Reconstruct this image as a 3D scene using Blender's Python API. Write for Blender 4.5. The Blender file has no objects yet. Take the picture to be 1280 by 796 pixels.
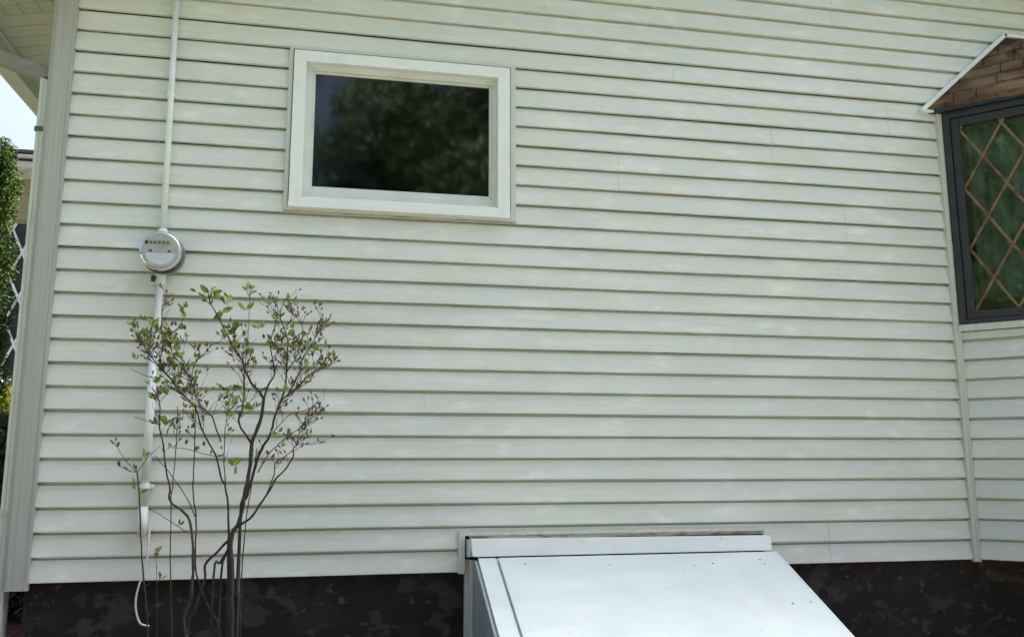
import bpy, math, random
import numpy as np
from mathutils import Vector, noise
random.seed(7); rng = np.random.RandomState(7)
R = math.radians
SC = bpy.context.scene
# ------------------------------------------------------------------ camera, sky, sun, exposure
SB = 0.56                      # height of the siding's bottom edge above the ground
CAMH = 0.489                   # camera above the siding's bottom edge
F, YAW, PITCH, ROLL = 1083.3, 0.19690, 0.16416, -0.00114
def cam_axes():
    cy, sy, cp, sp = math.cos(YAW), math.sin(YAW), math.cos(PITCH), math.sin(PITCH)
    fwd = Vector((sy*cp, cy*cp, sp)); right = Vector((cy, -sy, 0)); up = right.cross(fwd)
    cr, sr = math.cos(ROLL), math.sin(ROLL)
    return cr*right+sr*up, -sr*right+cr*up, fwd
AX = cam_axes()
cd = bpy.data.cameras.new('camera'); cam = bpy.data.objects.new('camera', cd); SC.collection.objects.link(cam); SC.camera = cam
cam.location = (0, 0, CAMH+SB)
from mathutils import Matrix
cam.rotation_euler = Matrix((AX[0], AX[1], -AX[2])).transposed().to_euler()
cd.sensor_width = 36; cd.sensor_fit = 'HORIZONTAL'; cd.lens = 36*F/1280; cd.clip_start = .05; cd.clip_end = 2000
w = bpy.data.worlds.new('World'); SC.world = w; w.use_nodes = True
nt = w.node_tree; nt.nodes.clear()
sky = nt.nodes.new('ShaderNodeTexSky'); sky.sky_type = 'NISHITA'; sky.sun_disc = False
SUN_EL, SUN_AZ = R(54), R(62)     # azimuth from +Y (behind the house) towards the right
sky.sun_elevation = SUN_EL; sky.sun_rotation = SUN_AZ; sky.air_density = .4; sky.dust_density = 10; sky.ozone_density = 8
bg = nt.nodes.new('ShaderNodeBackground'); bg.inputs[1].default_value = .10
out = nt.nodes.new('ShaderNodeOutputWorld'); wb = nt.nodes.new('ShaderNodeMix'); wb.data_type = 'RGBA'; wb.blend_type = 'MULTIPLY'; wb.inputs[0].default_value = 1; wb.inputs[7].default_value = (1.04, 1.0, .86, 1)   # warm tint over the sky colour, acts as white balance
nt.links.new(sky.outputs[0], wb.inputs[6]); nt.links.new(wb.outputs[2], bg.inputs[0]); nt.links.new(bg.outputs[0], out.inputs[0])
sl = bpy.data.lights.new('sun', 'SUN'); sl.energy = 5.0; sl.angle = R(.53); sl.color = (1, .90, .78)
so = bpy.data.objects.new('sun', sl); SC.collection.objects.link(so)
sd = Vector((math.sin(SUN_AZ)*math.cos(SUN_EL), math.cos(SUN_AZ)*math.cos(SUN_EL), math.sin(SUN_EL)))
so.rotation_euler = sd.to_track_quat('Z', 'Y').to_euler()
SC.view_settings.view_transform = 'Standard'; SC.view_settings.look = 'None'; SC.view_settings.gamma = 1
SC.view_settings.exposure = 2.87

def at(x, y, Y):
    """photo pixel -> point at distance Y in front of the camera (heights from the siding's bottom edge)"""
    d = AX[2] + AX[0]*((x-640)/F) + AX[1]*((398-y)/F)
    return Vector((0, 0, CAMH)) + d*(Y/d.y)
def wp(X, z, Y):               # a point read on the wall plane 4.02, moved to depth Y
    k = Y/4.02; return X*k, CAMH+(z-CAMH)*k

# ------------------------------------------------------------------ materials
def mat(name, col, rough=.6, col2=None, scale=(8, 8, 8), lo=.4, hi=.6, detail=4, bump=0, bscale=None, metal=0, spec=.5, extra=None):
    m = bpy.data.materials.new(name); m.use_nodes = True; t = m.node_tree; b = t.nodes['Principled BSDF']
    b.inputs['Base Color'].default_value = (*col, 1); b.inputs['Roughness'].default_value = rough
    b.inputs['Metallic'].default_value = metal; b.inputs['Specular IOR Level'].default_value = spec
    tc = t.nodes.new('ShaderNodeTexCoord')
    def nz(sc, det):
        mp = t.nodes.new('ShaderNodeMapping'); mp.inputs['Scale'].default_value = sc
        n = t.nodes.new('ShaderNodeTexNoise'); n.inputs['Scale'].default_value = 1; n.inputs['Detail'].default_value = det
        t.links.new(tc.outputs['Object'], mp.inputs[0]); t.links.new(mp.outputs[0], n.inputs['Vector']); return n.outputs['Fac']
    cur = None
    def layer(prev, base, c2, sc, lo, hi, det):
        f = nz(sc, det); mr = t.nodes.new('ShaderNodeMapRange'); mr.inputs[1].default_value = lo; mr.inputs[2].default_value = hi
        t.links.new(f, mr.inputs[0]); mx = t.nodes.new('ShaderNodeMix'); mx.data_type = 'RGBA'
        t.links.new(mr.outputs[0], mx.inputs[0])
        if prev is None: mx.inputs[6].default_value = (*base, 1)
        else: t.links.new(prev, mx.inputs[6])
        mx.inputs[7].default_value = (*c2, 1); return mx.outputs[2]
    if col2: cur = layer(None, col, col2, scale, lo, hi, detail)
    for e in (extra or []): cur = layer(cur, col, *e)
    if cur is not None: t.links.new(cur, b.inputs['Base Color'])
    if bump:
        bn = t.nodes.new('ShaderNodeBump'); bn.inputs['Strength'].default_value = 1; bn.inputs['Distance'].default_value = bump
        t.links.new(nz(bscale or scale, 3), bn.inputs['Height']); t.links.new(bn.outputs[0], b.inputs['Normal'])
    return m
def glass(name, ior, tint, rough=0.0):
    m = bpy.data.materials.new(name); m.use_nodes = True; t = m.node_tree; t.nodes.clear()
    o = t.nodes.new('ShaderNodeOutputMaterial'); mx = t.nodes.new('ShaderNodeMixShader'); fr = t.nodes.new('ShaderNodeFresnel'); fr.inputs[0].default_value = ior
    tr = t.nodes.new('ShaderNodeBsdfTransparent'); tr.inputs[0].default_value = (*tint, 1)
    g = t.nodes.new('ShaderNodeBsdfGlossy'); g.inputs['Roughness'].default_value = rough
    tc = t.nodes.new('ShaderNodeTexCoord'); n = t.nodes.new('ShaderNodeTexNoise'); n.inputs['Scale'].default_value = 2.2; n.inputs['Detail'].default_value = 1
    bn = t.nodes.new('ShaderNodeBump'); bn.inputs['Distance'].default_value = .0025; t.links.new(tc.outputs['Object'], n.inputs['Vector'])
    t.links.new(n.outputs[0], bn.inputs['Height']); t.links.new(bn.outputs[0], g.inputs['Normal'])
    t.links.new(fr.outputs[0], mx.inputs[0]); t.links.new(tr.outputs[0], mx.inputs[1]); t.links.new(g.outputs[0], mx.inputs[2]); t.links.new(mx.outputs[0], o.inputs[0])
    return m
M = {}
M['siding'] = mat('siding', (.655, .69, .63), .42, (.585, .615, .565), (1.6, 1.6, 60), .35, .75, 5, .0008, (5, 5, 190),
    extra=[((.71, .73, .69), (2.2, 2.2, 5.0), .45, .75, 5), ((.76, .78, .76), (8, 8, 20), .55, .74, 4), ((.60, .605, .54), (.8, .8, 1.4), .52, .8, 3), ((.52, .49, .44), (14, 14, 34), .70, .86, 2), ((.60, .67, .65), (3, 3, 26), .48, .75, 3)])
M['trim'] = mat('trim', (.58, .61, .57), .5, (.50, .53, .49), (60, 60, 2.0), .35, .7, 4, .0005, (150, 150, 3), extra=[((.56, .58, .55), (2, 2, 2), .5, .75, 4)])
M['post'] = mat('post', (.40, .42, .395), .55, (.34, .36, .34), (90, 90, 1.6), .35, .7, 4, .0006, (160, 160, 3), extra=[((.42, .45, .41), (3, 3, 2), .5, .8, 4)])
M['frame'] = mat('frame', (.76, .81, .81), .35, (.69, .735, .73), (7, 7, 7), .5, .8, 4, .0003, (30, 30, 30))
M['sash'] = mat('sash', (.65, .69, .66), .4, (.57, .61, .57), (9, 9, 9), .45, .8, 4)
M['glass'] = glass('glass', 1.95, (.10, .12, .11), .045)
M['bayglass'] = glass('bay_glass', 1.45, (.82, .90, .84), .05)
M['black'] = mat('black', (.020, .021, .024), .42, (.030, .032, .036), (12, 12, 12), .45, .7, 3, .0003, (80, 80, 6))
M['muntin'] = mat('muntin', (.20, .12, .058), .5, (.11, .052, .025), (18, 18, 18), .45, .62, 3)
M['curtain'] = mat('curtain', (.21, .25, .23), .8, (.06, .09, .075), (13, 13, 9), .40, .62, 4, extra=[((.36, .40, .40), (16, 16, 11), .60, .74, 2)])
M['shingle'] = mat('shingle', (.15, .085, .045), .95, (.075, .042, .026), (16, 16, 40), .35, .65, 7, .003, (200, 200, 200), extra=[((.21, .145, .085), (4, 4, 9), .48, .62, 6), ((.05, .03, .02), (11, 11, 11), .60, .70, 5)])
M['roof'] = mat('roof', (.05, .045, .04), .9, (.08, .07, .06), (40, 40, 40), .4, .6)
M['found'] = mat('foundation', (.0050, .0040, .0036), .8, (.014, .0115, .0102), (3.2, 3.2, 4.6), .50, .56, 9, .006, (18, 18, 18),
    extra=[((.034, .030, .027), (6, 6, 8), .56, .61, 12), ((.055, .050, .044), (17, 17, 22), .62, .68, 9), ((.003, .0028, .0028), (9, 9, 12), .58, .61, 9), ((.08, .075, .065), (16, 16, 24), .72, .76, 3), ((.012, .005, .004), (2.1, 2.1, 7), .56, .72, 4)])
M['white'] = mat('bulkhead_white', (.70, .76, .735), .42, (.64, .705, .685), (3.5, 3.5, 3.5), .4, .65, 5, .0012, (9, 9, 9),
    extra=[((.80, .83, .84), (1.5, 5, 5), .5, .75, 4), ((.50, .52, .50), (24, 24, 24), .68, .80, 3), ((.64, .66, .64), (9, 2.5, 3), .60, .85, 4)])
M['white_shaded'] = mat('bulkhead_shaded_side', (.36, .40, .42), .4, (.30, .34, .36), (6, 6, 2), .4, .7, 4)  # darker copy of the bulkhead white, shade of the sides put into the colour
M['grime'] = mat('grime', (.12, .09, .06), .95, (.25, .22, .17), (30, 30, 30), .45, .6, 5)
M['caulk'] = mat('caulk', (.42, .40, .34), .9, (.14, .11, .08), (11, 60, 60), .45, .65, 5)
M['pipe'] = mat('pipe', (.62, .66, .63), .4, (.50, .53, .50), (20, 20, 5), .5, .75, 4, .0005, (60, 60, 40))
M['elbow'] = mat('elbow', (.27, .25, .23), .5, (.19, .175, .16), (20, 20, 20), .4, .65, 4)
M['pvc'] = mat('pvc', (.72, .80, .80), .35, (.60, .66, .66), (20, 20, 6), .5, .75, 4)
M['wire'] = mat('wire', (.70, .66, .62), .5)
M['alu'] = mat('meter_can', (.42, .44, .43), .42, (.30, .32, .31), (20, 20, 20), .4, .7, 4, metal=.3)
M['dark'] = mat('dark_plastic', (.03, .03, .032), .5)
M['dkgrey'] = mat('meter_ring', (.13, .14, .135), .4, metal=.4)
M['face'] = mat('meter_face', (.44, .46, .45), .5, (.36, .38, .37), (25, 25, 25), .45, .65)
M['label'] = mat('meter_label', (.62, .68, .74), .5)
M['lcd'] = mat('meter_lcd', (.36, .33, .27), .3)
M['lcddig'] = mat('display_digit', (.09, .09, .085), .5)
M['domeglass'] = glass('dome_glass', 1.5, (.93, .94, .94), .06)
M['bark'] = mat('bark', (.045, .035, .032), .85, (.02, .016, .015), (60, 60, 25), .4, .65, 4, .002, (160, 160, 60), extra=[((.09, .078, .07), (14, 14, 9), .6, .8, 3)])
M['twig'] = mat('twig', (.16, .12, .115), .8, (.09, .07, .065), (50, 50, 50), .4, .65)
M['leaf'] = mat('leaf', (.20, .28, .045), .5, (.12, .18, .035), (25, 25, 25), .4, .65, 2, extra=[((.19, .23, .06), (9, 9, 9), .5, .7, 2)])
M['bud'] = mat('bud', (.05, .028, .026), .6, (.12, .07, .04), (30, 30, 30), .4, .6)
M['dscale'] = mat('cedar_leaf', (.022, .045, .008), .9, (.055, .085, .014), (7, 7, 7), .4, .65, 3, spec=.15)
M['dkleaf'] = mat('dark_leaf', (.025, .038, .016), .6, (.04, .055, .02), (9, 9, 9), .4, .65)
M['yellow'] = mat('yellow_petal', (.65, .62, .03), .6)
M['treeleaf'] = mat('tree_leaf', (.045, .085, .03), .8, (.065, .115, .04), (1.2, 1.2, 1.2), .4, .65, 3)
M['treebark'] = mat('tree_bark', (.09, .07, .05), .9, (.05, .04, .03), (12, 12, 4), .4, .6, 4, .01, (30, 30, 8))
M['lawn'] = mat('lawn', (.082, .092, .064), .95, (.06, .068, .05), (3, 3, 3), .35, .65, 8, .02, (40, 40, 40))
M['mulch'] = mat('mulch', (.10, .028, .02), .95, (.05, .018, .014), (30, 30, 30), .4, .6, 4, .01, (60, 60, 60))
M['paver'] = mat('paver', (.38, .34, .31), .9, (.30, .27, .25), (10, 10, 10), .4, .6)
M['brick'] = mat('brick_edging', (.32, .13, .08), .9, (.24, .10, .07), (10, 10, 10), .4, .6)
M['tan'] = mat('tan_wall', (.30, .27, .17), .8, (.27, .24, .15), (4, 4, 30), .4, .6)
M['nwhite'] = mat('fascia_white', (.62, .60, .60), .5, (.55, .52, .53), (3, 3, 3), .4, .6)
M['nglass'] = mat('dark_pane', (.02, .026, .032), .25)
M['lattice'] = mat('lattice_white', (.68, .70, .72), .5)
# perforated soffit panel
m = mat('soffit', (.52, .53, .42), .55, (.46, .47, .37), (3, 3, 3), .4, .7); M['soffit'] = m
m = mat('soffit_perforated', (.45, .46, .36), .55); M['perf'] = m; t = m.node_tree
tc = t.nodes.new('ShaderNodeTexCoord'); v = t.nodes.new('ShaderNodeTexVoronoi'); v.inputs['Scale'].default_value = 60; v.inputs['Randomness'].default_value = 0
rp = t.nodes.new('ShaderNodeMapRange'); rp.inputs[1].default_value = .20; rp.inputs[2].default_value = .27
mx = t.nodes.new('ShaderNodeMix'); mx.data_type = 'RGBA'; mx.inputs[6].default_value = (.05, .05, .035, 1); mx.inputs[7].default_value = (.47, .48, .38, 1)
t.links.new(tc.outputs['Object'], v.inputs['Vector']); t.links.new(v.outputs['Distance'], rp.inputs[0]); t.links.new(rp.outputs[0], mx.inputs[0]); t.links.new(mx.outputs[2], t.nodes['Principled BSDF'].inputs['Base Color'])

# ------------------------------------------------------------------ mesh helpers (all heights are from the siding's bottom edge)
ROOTLOC = {}
def empty(name, loc, label, cat, group=None):
    o = bpy.data.objects.new(name, None); SC.collection.objects.link(o); o.empty_display_size = .1
    o.location = (loc[0], loc[1], loc[2]+SB); o['label'] = label; o['category'] = cat
    if group: o['group'] = group
    ROOTLOC[o.name] = Vector(o.location); return o
class MB:
    def __init__(s): s.v = []; s.f = []; s.smooth = False
    def add(s, vs, fs):
        k = len(s.v); s.v += [tuple(p) for p in vs]; s.f += [tuple(i+k for i in f) for f in fs]; return s
    def hexa(s, a):            # 8 corners: bottom ring then top ring
        return s.add(a, [(3, 2, 1, 0), (4, 5, 6, 7), (0, 1, 5, 4), (1, 2, 6, 5), (2, 3, 7, 6), (3, 0, 4, 7)])
    def box(s, x0, x1, y0, y1, z0, z1, fn=None):
        a = [(x0, y0, z0), (x1, y0, z0), (x1, y1, z0), (x0, y1, z0), (x0, y0, z1), (x1, y0, z1), (x1, y1, z1), (x0, y1, z1)]
        if fn: a = [fn(*p) for p in a]
        return s.hexa(a)
    def prism(s, poly, y0, y1, fn=None):     # polygon in (x,z) extruded along y
        n = len(poly); a = [(x, y0, z) for x, z in poly]+[(x, y1, z) for x, z in poly]
        if fn: a = [fn(*p) for p in a]
        return s.add(a, [tuple(range(n)), tuple(range(2*n-1, n-1, -1))]+[((i+1) % n, i, n+i, n+(i+1) % n) for i in range(n)])
    def tube(s, pts, rad, n=8, cap=True):
        pts = [Vector(p) for p in pts]
        if not hasattr(rad, '__len__'): rad = [rad]*len(pts)
        k = len(s.v); prev = None
        for i, p in enumerate(pts):
            d = (pts[min(i+1, len(pts)-1)]-pts[max(i-1, 0)]).normalized()
            if prev is None: u = d.orthogonal().normalized()
            else: u = (prev-d*prev.dot(d)).normalized()
            prev = u; q = d.cross(u)
            for j in range(n):
                a = 2*math.pi*j/n; s.v.append(tuple(p+(u*math.cos(a)+q*math.sin(a))*rad[i]))
        for i in range(len(pts)-1):
            for j in range(n): s.f.append((k+i*n+j, k+i*n+(j+1) % n, k+(i+1)*n+(j+1) % n, k+(i+1)*n+j))
        if cap:
            s.f.append(tuple(k+j for j in range(n-1, -1, -1))); e = k+(len(pts)-1)*n; s.f.append(tuple(e+j for j in range(n)))
        return s
    def lathe(s, c, prof, n=40):             # axis along -Y: prof = [(y offset, radius)]
        k = len(s.v)
        for y, r in prof:
            for j in range(n):
                a = 2*math.pi*j/n; s.v.append((c[0]+r*math.cos(a), c[1]+y, c[2]+r*math.sin(a)))
        for i in range(len(prof)-1):
            for j in range(n): s.f.append((k+i*n+j, k+(i+1)*n+j, k+(i+1)*n+(j+1) % n, k+i*n+(j+1) % n))
        s.f.append(tuple(k+j for j in range(n))); e = k+(len(prof)-1)*n; s.f.append(tuple(e+j for j in range(n-1, -1, -1)))
        return s
    def build(s, name, m, parent=None, bevel=0, smooth=None, label=None, cat=None, kind=None, group=None):
        root = parent
        while root is not None and root.parent is not None: root = root.parent
        off = (ROOTLOC[root.name] if root is not None else Vector((0, 0, 0)))-Vector((0, 0, SB))
        me = bpy.data.meshes.new(name); me.from_pydata([(x-off.x, y-off.y, z-off.z) for x, y, z in s.v], [], s.f)
        ms = m if isinstance(m, list) else [m]
        for q in ms: me.materials.append(q)
        o = bpy.data.objects.new(name, me); SC.collection.objects.link(o)
        if parent: o.parent = parent
        if smooth if smooth is not None else s.smooth: me.shade_smooth()
        if bevel:
            b = o.modifiers.new('bevel', 'BEVEL'); b.width = bevel; b.segments = 2; b.limit_method = 'ANGLE'
        if label: o['label'] = label
        if cat: o['category'] = cat
        if kind: o['kind'] = kind
        if group: o['group'] = group
        return o

# ------------------------------------------------------------------ setting: ground
def ground():
    mb = MB(); n = 40; xs = np.concatenate([np.linspace(-300, -15, 8), np.linspace(-12, 14, 30), np.linspace(18, 300, 8)]); ys = np.concatenate([np.linspace(-300, -20, 8), np.linspace(-16, 22, 40), np.linspace(26, 400, 8)])
    for y in ys:
        for x in xs:
            h = .02*noise.noise((x*.3, y*.3, 0)) if abs(x) < 14 and (y < 3 or y > 12) else 0
            mb.v.append((x, y, -.56+h))
    nx = len(xs)
    for j in range(len(ys)-1):
        for i in range(nx-1): mb.f.append((j*nx+i, j*nx+i+1, (j+1)*nx+i+1, (j+1)*nx+i))
    mb.build('ground', M['lawn'], kind='structure', smooth=True)
    b = MB(); b.add([(-3.0, 1.9, -.545), (7, 1.9, -.545), (7, 4.04, -.545), (-3.0, 4.04, -.545)], [(0, 1, 2, 3)])
    b.add([(-3.0, 4.04, -.545), (-1.27, 4.04, -.545), (-1.27, 8.9, -.545), (-3.0, 8.9, -.545)], [(0, 1, 2, 3)])
    b.build('mulch_bed', M['mulch'], kind='structure')
    c = MB()
    for i in range(2600):
        if i < 1500: x, y = random.uniform(-2.6, -1.28), random.uniform(4.0, 8.8)
        else: x, y = random.uniform(-1.6, .5), random.uniform(2.8, 4.0)
        a = random.uniform(0, 6.28); L = random.uniform(.012, .035); wd = L*random.uniform(.2, .4); tz = random.uniform(-.6, .6)
        ca, sa = math.cos(a), math.sin(a); z = -.538+random.uniform(0, .012)
        P = [(-L, -wd, 0), (L, -wd, 0), (L, wd, 0), (-L, wd, 0)]
        lo = [(x+px*ca-py*sa, y+px*sa+py*ca, z+px*tz*.4) for px, py, _ in P]
        c.hexa(lo+[(p[0], p[1], p[2]+.005) for p in lo])
    c.build('mulch_chips', M['mulch'], kind='stuff', label='red brown mulch chips at the foot of the house', cat='mulch')
    b = MB().box(-9, -2.2, 9.3, 10.3, -.6, -.53); b.build('path', M['paver'], kind='structure', bevel=.01)
ground()

# ------------------------------------------------------------------ the house
C = .102
house = empty('house', (2.6, 4.1, -.56), 'pale green-grey vinyl sided house on a dark painted foundation', 'house')
PROF = [(0, -.004, 0), (0, .0155, 0), (.0012, .017, 0), (.009, .0165, 0), (.045, .0105, 0), (.090, .0030, 0), (.0925, -.0135, 0), (.102, -.0135, 0)]
def course(mb, fn, s0, s1, k, zmin=None, zmax=None, lift=0, step=.16, wob=1):
    """one clapboard course; fn(s, out, z) maps to the world"""
    if s1-s0 < .004: return
    z0 = k*C; pr = [(z0+a, o) for a, o, _ in PROF]
    if zmax is not None and zmax < z0+C:
        q = [];
        for i, (z, o) in enumerate(pr):
            if z <= zmax: q.append((z, o))
            else:
                zp, op = pr[i-1]; tt = (zmax-zp)/(z-zp); q.append((zmax, op+(o-op)*tt)); break
        pr = q
    if zmin is not None and zmin > z0:
        q = []
        for i, (z, o) in enumerate(pr):
            if z > zmin:
                if not q:
                    zp, op = pr[i-1]; tt = (zmin-zp)/(z-zp); q.append((zmin, op+(o-op)*tt))
                q.append((z, o))
        pr = q
    if len(pr) < 2: return
    n = max(1, int(math.ceil((s1-s0)/step))); m = len(pr); base = len(mb.v)
    for i in range(n+1):
        s = s0+(s1-s0)*i/n
        dz = wob*.0026*noise.noise((s*.9, k*.61, 3.1)); do = wob*.0022*noise.noise((s*1.7, k*7.3, 9.7))
        for z, o in pr: mb.v.append(tuple(fn(s, o+lift+do, z+dz)))
    for i in range(n):
        for j in range(m-1):
            a = base+i*m+j; mb.f.append((a, a+m, a+m+1, a+1))
    # end caps so that overlapping panels show their edge
    for e, sgn in ((0, 1), (n, -1)):
        a = base+e*m; k0 = len(mb.v); s = s0 if e == 0 else s1
        for z, o in pr: mb.v.append(tuple(fn(s, o+lift-.004, z)))
        for j in range(m-1):
            q = (a+j, a+j+1, k0+j+1, k0+j); mb.f.append(q if sgn > 0 else q[::-1])
wallfn = lambda s, o, z: (s, 4.024-o, z)
mb = MB()
SEAMS = {0: [2.40], 1: [2.40], 2: [1.76], 3: [1.76], 4: [1.13, 4.2], 5: [1.13, 4.2], 6: [.37], 7: [.37], 8: [2.8], 9: [2.8], 10: [1.5], 11: [1.5], 12: [.1], 13: [.1], 14: [2.05], 15: [2.05], 16: [-.6, 2.6], 17: [-.6, 2.6], 18: [1.35], 19: [1.35], 20: [2.2], 21: [2.2], 22: [-.7, 2.9], 23: [-.7, 2.9], 24: [1.66, 4.5], 25: [1.66, 4.5], 26: [.98], 27: [.98], 28: [2.6], 29: [2.6], 30: [.6], 31: [.6], 32: [1.9]}
WX0, WX1, WZ0, WZ1 = -.268, .806, 1.650, 2.450
def rooftop(X): return 2.64+.21*(X+1.74) if X < 2.6 else 2.64+.21*(6.94-X)
for k in range(0, 35):
    z0, z1 = k*C, (k+1)*C
    xr = 3.205 if z1 < 2.50 else 6.52
    xl = -1.238
    if z1 > rooftop(-1.31): xl = max(xl, (z1-2.64)/.21-1.74); xr = min(xr, 6.94-(z1-2.64)/.21)
    if xr <= xl: continue
    spans = [(xl, xr, None, None)]
    if z1 > WZ0 and z0 < WZ1:
        spans = [(xl, WX0, None, None), (WX1, xr, None, None)]
        if z0 < WZ0: spans.append((WX0, WX1, None, WZ0))
        if z1 > WZ1: spans.append((WX0, WX1, WZ1, None))
    if k == 0: spans = [(xl, .562, None, None), (2.05, xr, None, None)]
    if k == 1: spans = [(xl, .562, None, None), (.562, 2.045, .165, None), (2.045, xr, None, None)]
    for a, b, lo, hi in spans:
        cuts = [a]+sorted(c for c in SEAMS.get(k, []) if a+.05 < c < b-.05)+[b]
        for i in range(len(cuts)-1): course(mb, wallfn, cuts[i], cuts[i+1]+(.02 if i < len(cuts)-2 else 0), k, lo, hi, lift=.0019*(i % 2 == (1 if cuts[i] > -1.2 else 0))*(len(cuts) > 2))
# left side wall and, simply, the rear and right walls
for k in range(0, 27): course(mb, lambda s, o, z: (-1.306-o+.012, s, z), 4.10, 11.0, k, None, 2.70 if k == 26 else None, step=1.5)
mb.box(-1.29, 6.5, 10.94, 11.0, 0, 2.68); mb.box(6.44, 6.5, 4.06, 10.94, 0, 2.68)
for k in range(0, 25):
    if (k+1)*C < 2.50: course(mb, wallfn, 5.76, 6.52, k)
mb.prism([(-1.30, 2.60), (6.50, 2.60), (6.50, 2.71), (2.6, 3.53), (-1.30, 2.71)], 4.034, 4.05)
mb.prism([(-1.3, 2.69), (6.5, 2.69), (2.6, 3.50)], 10.95, 11.0)
mb.build('wall', M['siding'], house)
# foundation
mb = MB().box(-1.255, 6.46, 4.055, 10.95, -.62, -.004); mb.build('foundation', M['found'], house)
# corner post, fluted
mb = MB(); y0, x0, x1, zt, zb = 3.994, -1.311, -1.2265, 2.73, -.028
for a, b, d in [(-1.311, -1.3045, 0), (-1.3045, -1.3035, .0006), (-1.3035, -1.240, 0), (-1.240, -1.2385, .0018), (-1.2385, -1.2265, -.001)]: mb.box(a, b, y0+d, 4.021, zb, zt-.004)
mb.box(-1.328, -1.3115, y0+.012, 4.11, zb, zt-.02)
mb.build('corner_post', M['post'], house)
# inside corner trim beside the bay
bayfn = lambda s, o, z: (3.219+.70711*(s-o), 4.02-.70711*(s+o), z)
mb = MB(); mb.box(3.192, 3.2235, 3.998, 4.026, -.012, 2.40)
mb.box(.004, .026, -.02, .016, -.012, 1.20, lambda s, y, z: bayfn(s, -y+.002, z)); mb.box(3.1915, 3.198, 3.995, 3.998, -.012, 2.40)
mb.build('corner_trim', M['trim'], house, bevel=.001)
# channel above and beside the cellar doors
mb = MB(); mb.box(.556, 2.05, 3.998, 4.03, .160, .176); mb.box(.550, .580, 3.997, 4.03, -.006, .1755); mb.build('door_channel', M['trim'], house, bevel=.0015)
# ---- roof: slabs, soffit, fascia, gutter
rf = MB()
for sgn in (0, 1):
    fx = (lambda x: x) if sgn == 0 else (lambda x: 5.2-x)
    p = [(-1.80, 2.66), (2.6, 3.575), (2.6, 3.72), (-1.80, 2.80)]
    p = [(fx(x), z) for x, z in p]
    if sgn: p = p[::-1]
    rf.prism(p, 3.70, 11.35)
rf.build('roof', M['roof'], house)
sf = MB(); pf = MB()
def sof(mbq, ya, yb, xa=-1.73, xb=-1.312, th=.008):
    z = lambda x: 2.64+.21*(x+1.74)
    mbq.hexa([(xa, ya, z(xa)), (xb, ya, z(xb)), (xb, yb, z(xb)), (xa, yb, z(xa)), (xa, ya, z(xa)+th), (xb, ya, z(xb)+th), (xb, yb, z(xb)+th), (xa, yb, z(xa)+th)])
y = 4.38-.107*7; i = 0
while y < 11.2:
    q = sf if not (i in (3, 4, 5, 6) or (i > 16 and i % 12 < 3)) else MB()
    sof(q, y+.0035, min(y+.1035, 11.3)); y += .107; i += 1
    if q is not sf: q.build('vented_soffit', M['perf'], house, label='vented soffit panel with small holes')
sof(sf, 3.72, 11.3, th=.012)
sf.v[-8:] = [(a, b, c+.007) for a, b, c in sf.v[-8:]]
# rake soffit in front of the gable wall
for X0, X1 in ((-1.31, 2.6), (2.6, 6.5)):
    za, zb_ = rooftop(X0)-.0, rooftop(X1-.001)
    sf.hexa([(X0, 3.72, za), (X1, 3.72, zb_), (X1, 4.03, zb_), (X0, 4.03, za), (X0, 3.72, za+.02), (X1, 3.72, zb_+.02), (X1, 4.03, zb_+.02), (X0, 4.03, za+.02)])
sf.build('soffit', M['soffit'], house)
fb = MB().box(-1.765, -1.735, 3.69, 11.36, 2.635, 2.80); fb.box(6.935, 6.965, 3.69, 11.36, 2.635, 2.80)
fb.prism([(-1.765, 2.635), (2.6, 3.551), (2.6, 3.73), (-1.765, 2.81)], 3.67, 3.69); fb.prism([(2.6, 3.551), (6.965, 2.635), (6.965, 2.81), (2.6, 3.73)], 3.67, 3.69)
fb.build('fascia', M['trim'], house, bevel=.002)
fz = MB(); fz.prism([(-1.30, 2.632), (2.6, 3.451), (2.6, 3.55), (-1.30, 2.731)], 3.992, 4.03); fz.prism([(2.601, 3.451), (6.50, 2.632), (6.50, 2.731), (2.601, 3.55)], 3.992, 4.03)
fz.build('frieze_board', M['trim'], house)
g = MB().prism([(-1.767, 2.565), (-1.85, 2.565), (-1.88, 2.59), (-1.88, 2.67), (-1.892, 2.68), (-1.872, 2.682), (-1.872, 2.594), (-1.847, 2.573), (-1.772, 2.573), (-1.772, 2.68), (-1.767, 2.68)][::-1], 3.72, 11.34)
g.build('gutter', M['soffit'], house)
# ---- window in the wall
def fbox(mb, X0, X1, z0, z1, Y0, Y1, Yr=None):
    Yr = Yr or Y0; a, c = wp(X0, z0, Yr); b, d = wp(X1, z1, Yr); mb.box(a, b, Y0, Y1, c, d)
window = MB()
def ring(mb, o, i, Y0, Y1, Yr=None):        # o, i = (X0,X1,z0,z1) outer and inner; mitred ring
    Yr = Yr or Y0
    P = lambda X, z: wp(X, z, Yr)
    oc = [P(o[0], o[2]), P(o[1], o[2]), P(o[1], o[3]), P(o[0], o[3])]; ic = [P(i[0], i[2]), P(i[1], i[2]), P(i[1], i[3]), P(i[0], i[3])]
    for k in range(4):
        l = (k+1) % 4
        mb.prism([oc[k], oc[l], ic[l], ic[k]], Y0, Y1)
ring(window, (-.260, .793, 1.6635, 2.444), (-.203, .731, 1.716, 2.388), 3.982, 4.075)
fbox(window, -.262, .795, 1.664, 1.690, 3.974, 3.984)                   # lower sill nosing
win = window.build('window', M['frame'], house, bevel=.003)
mb = MB(); ring(mb, (-.283, .823, 1.646, 2.462), (-.263, .796, 1.661, 2.447), 3.998, 4.03); mb.build('outer_channel', M['trim'], win, bevel=.002)
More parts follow.
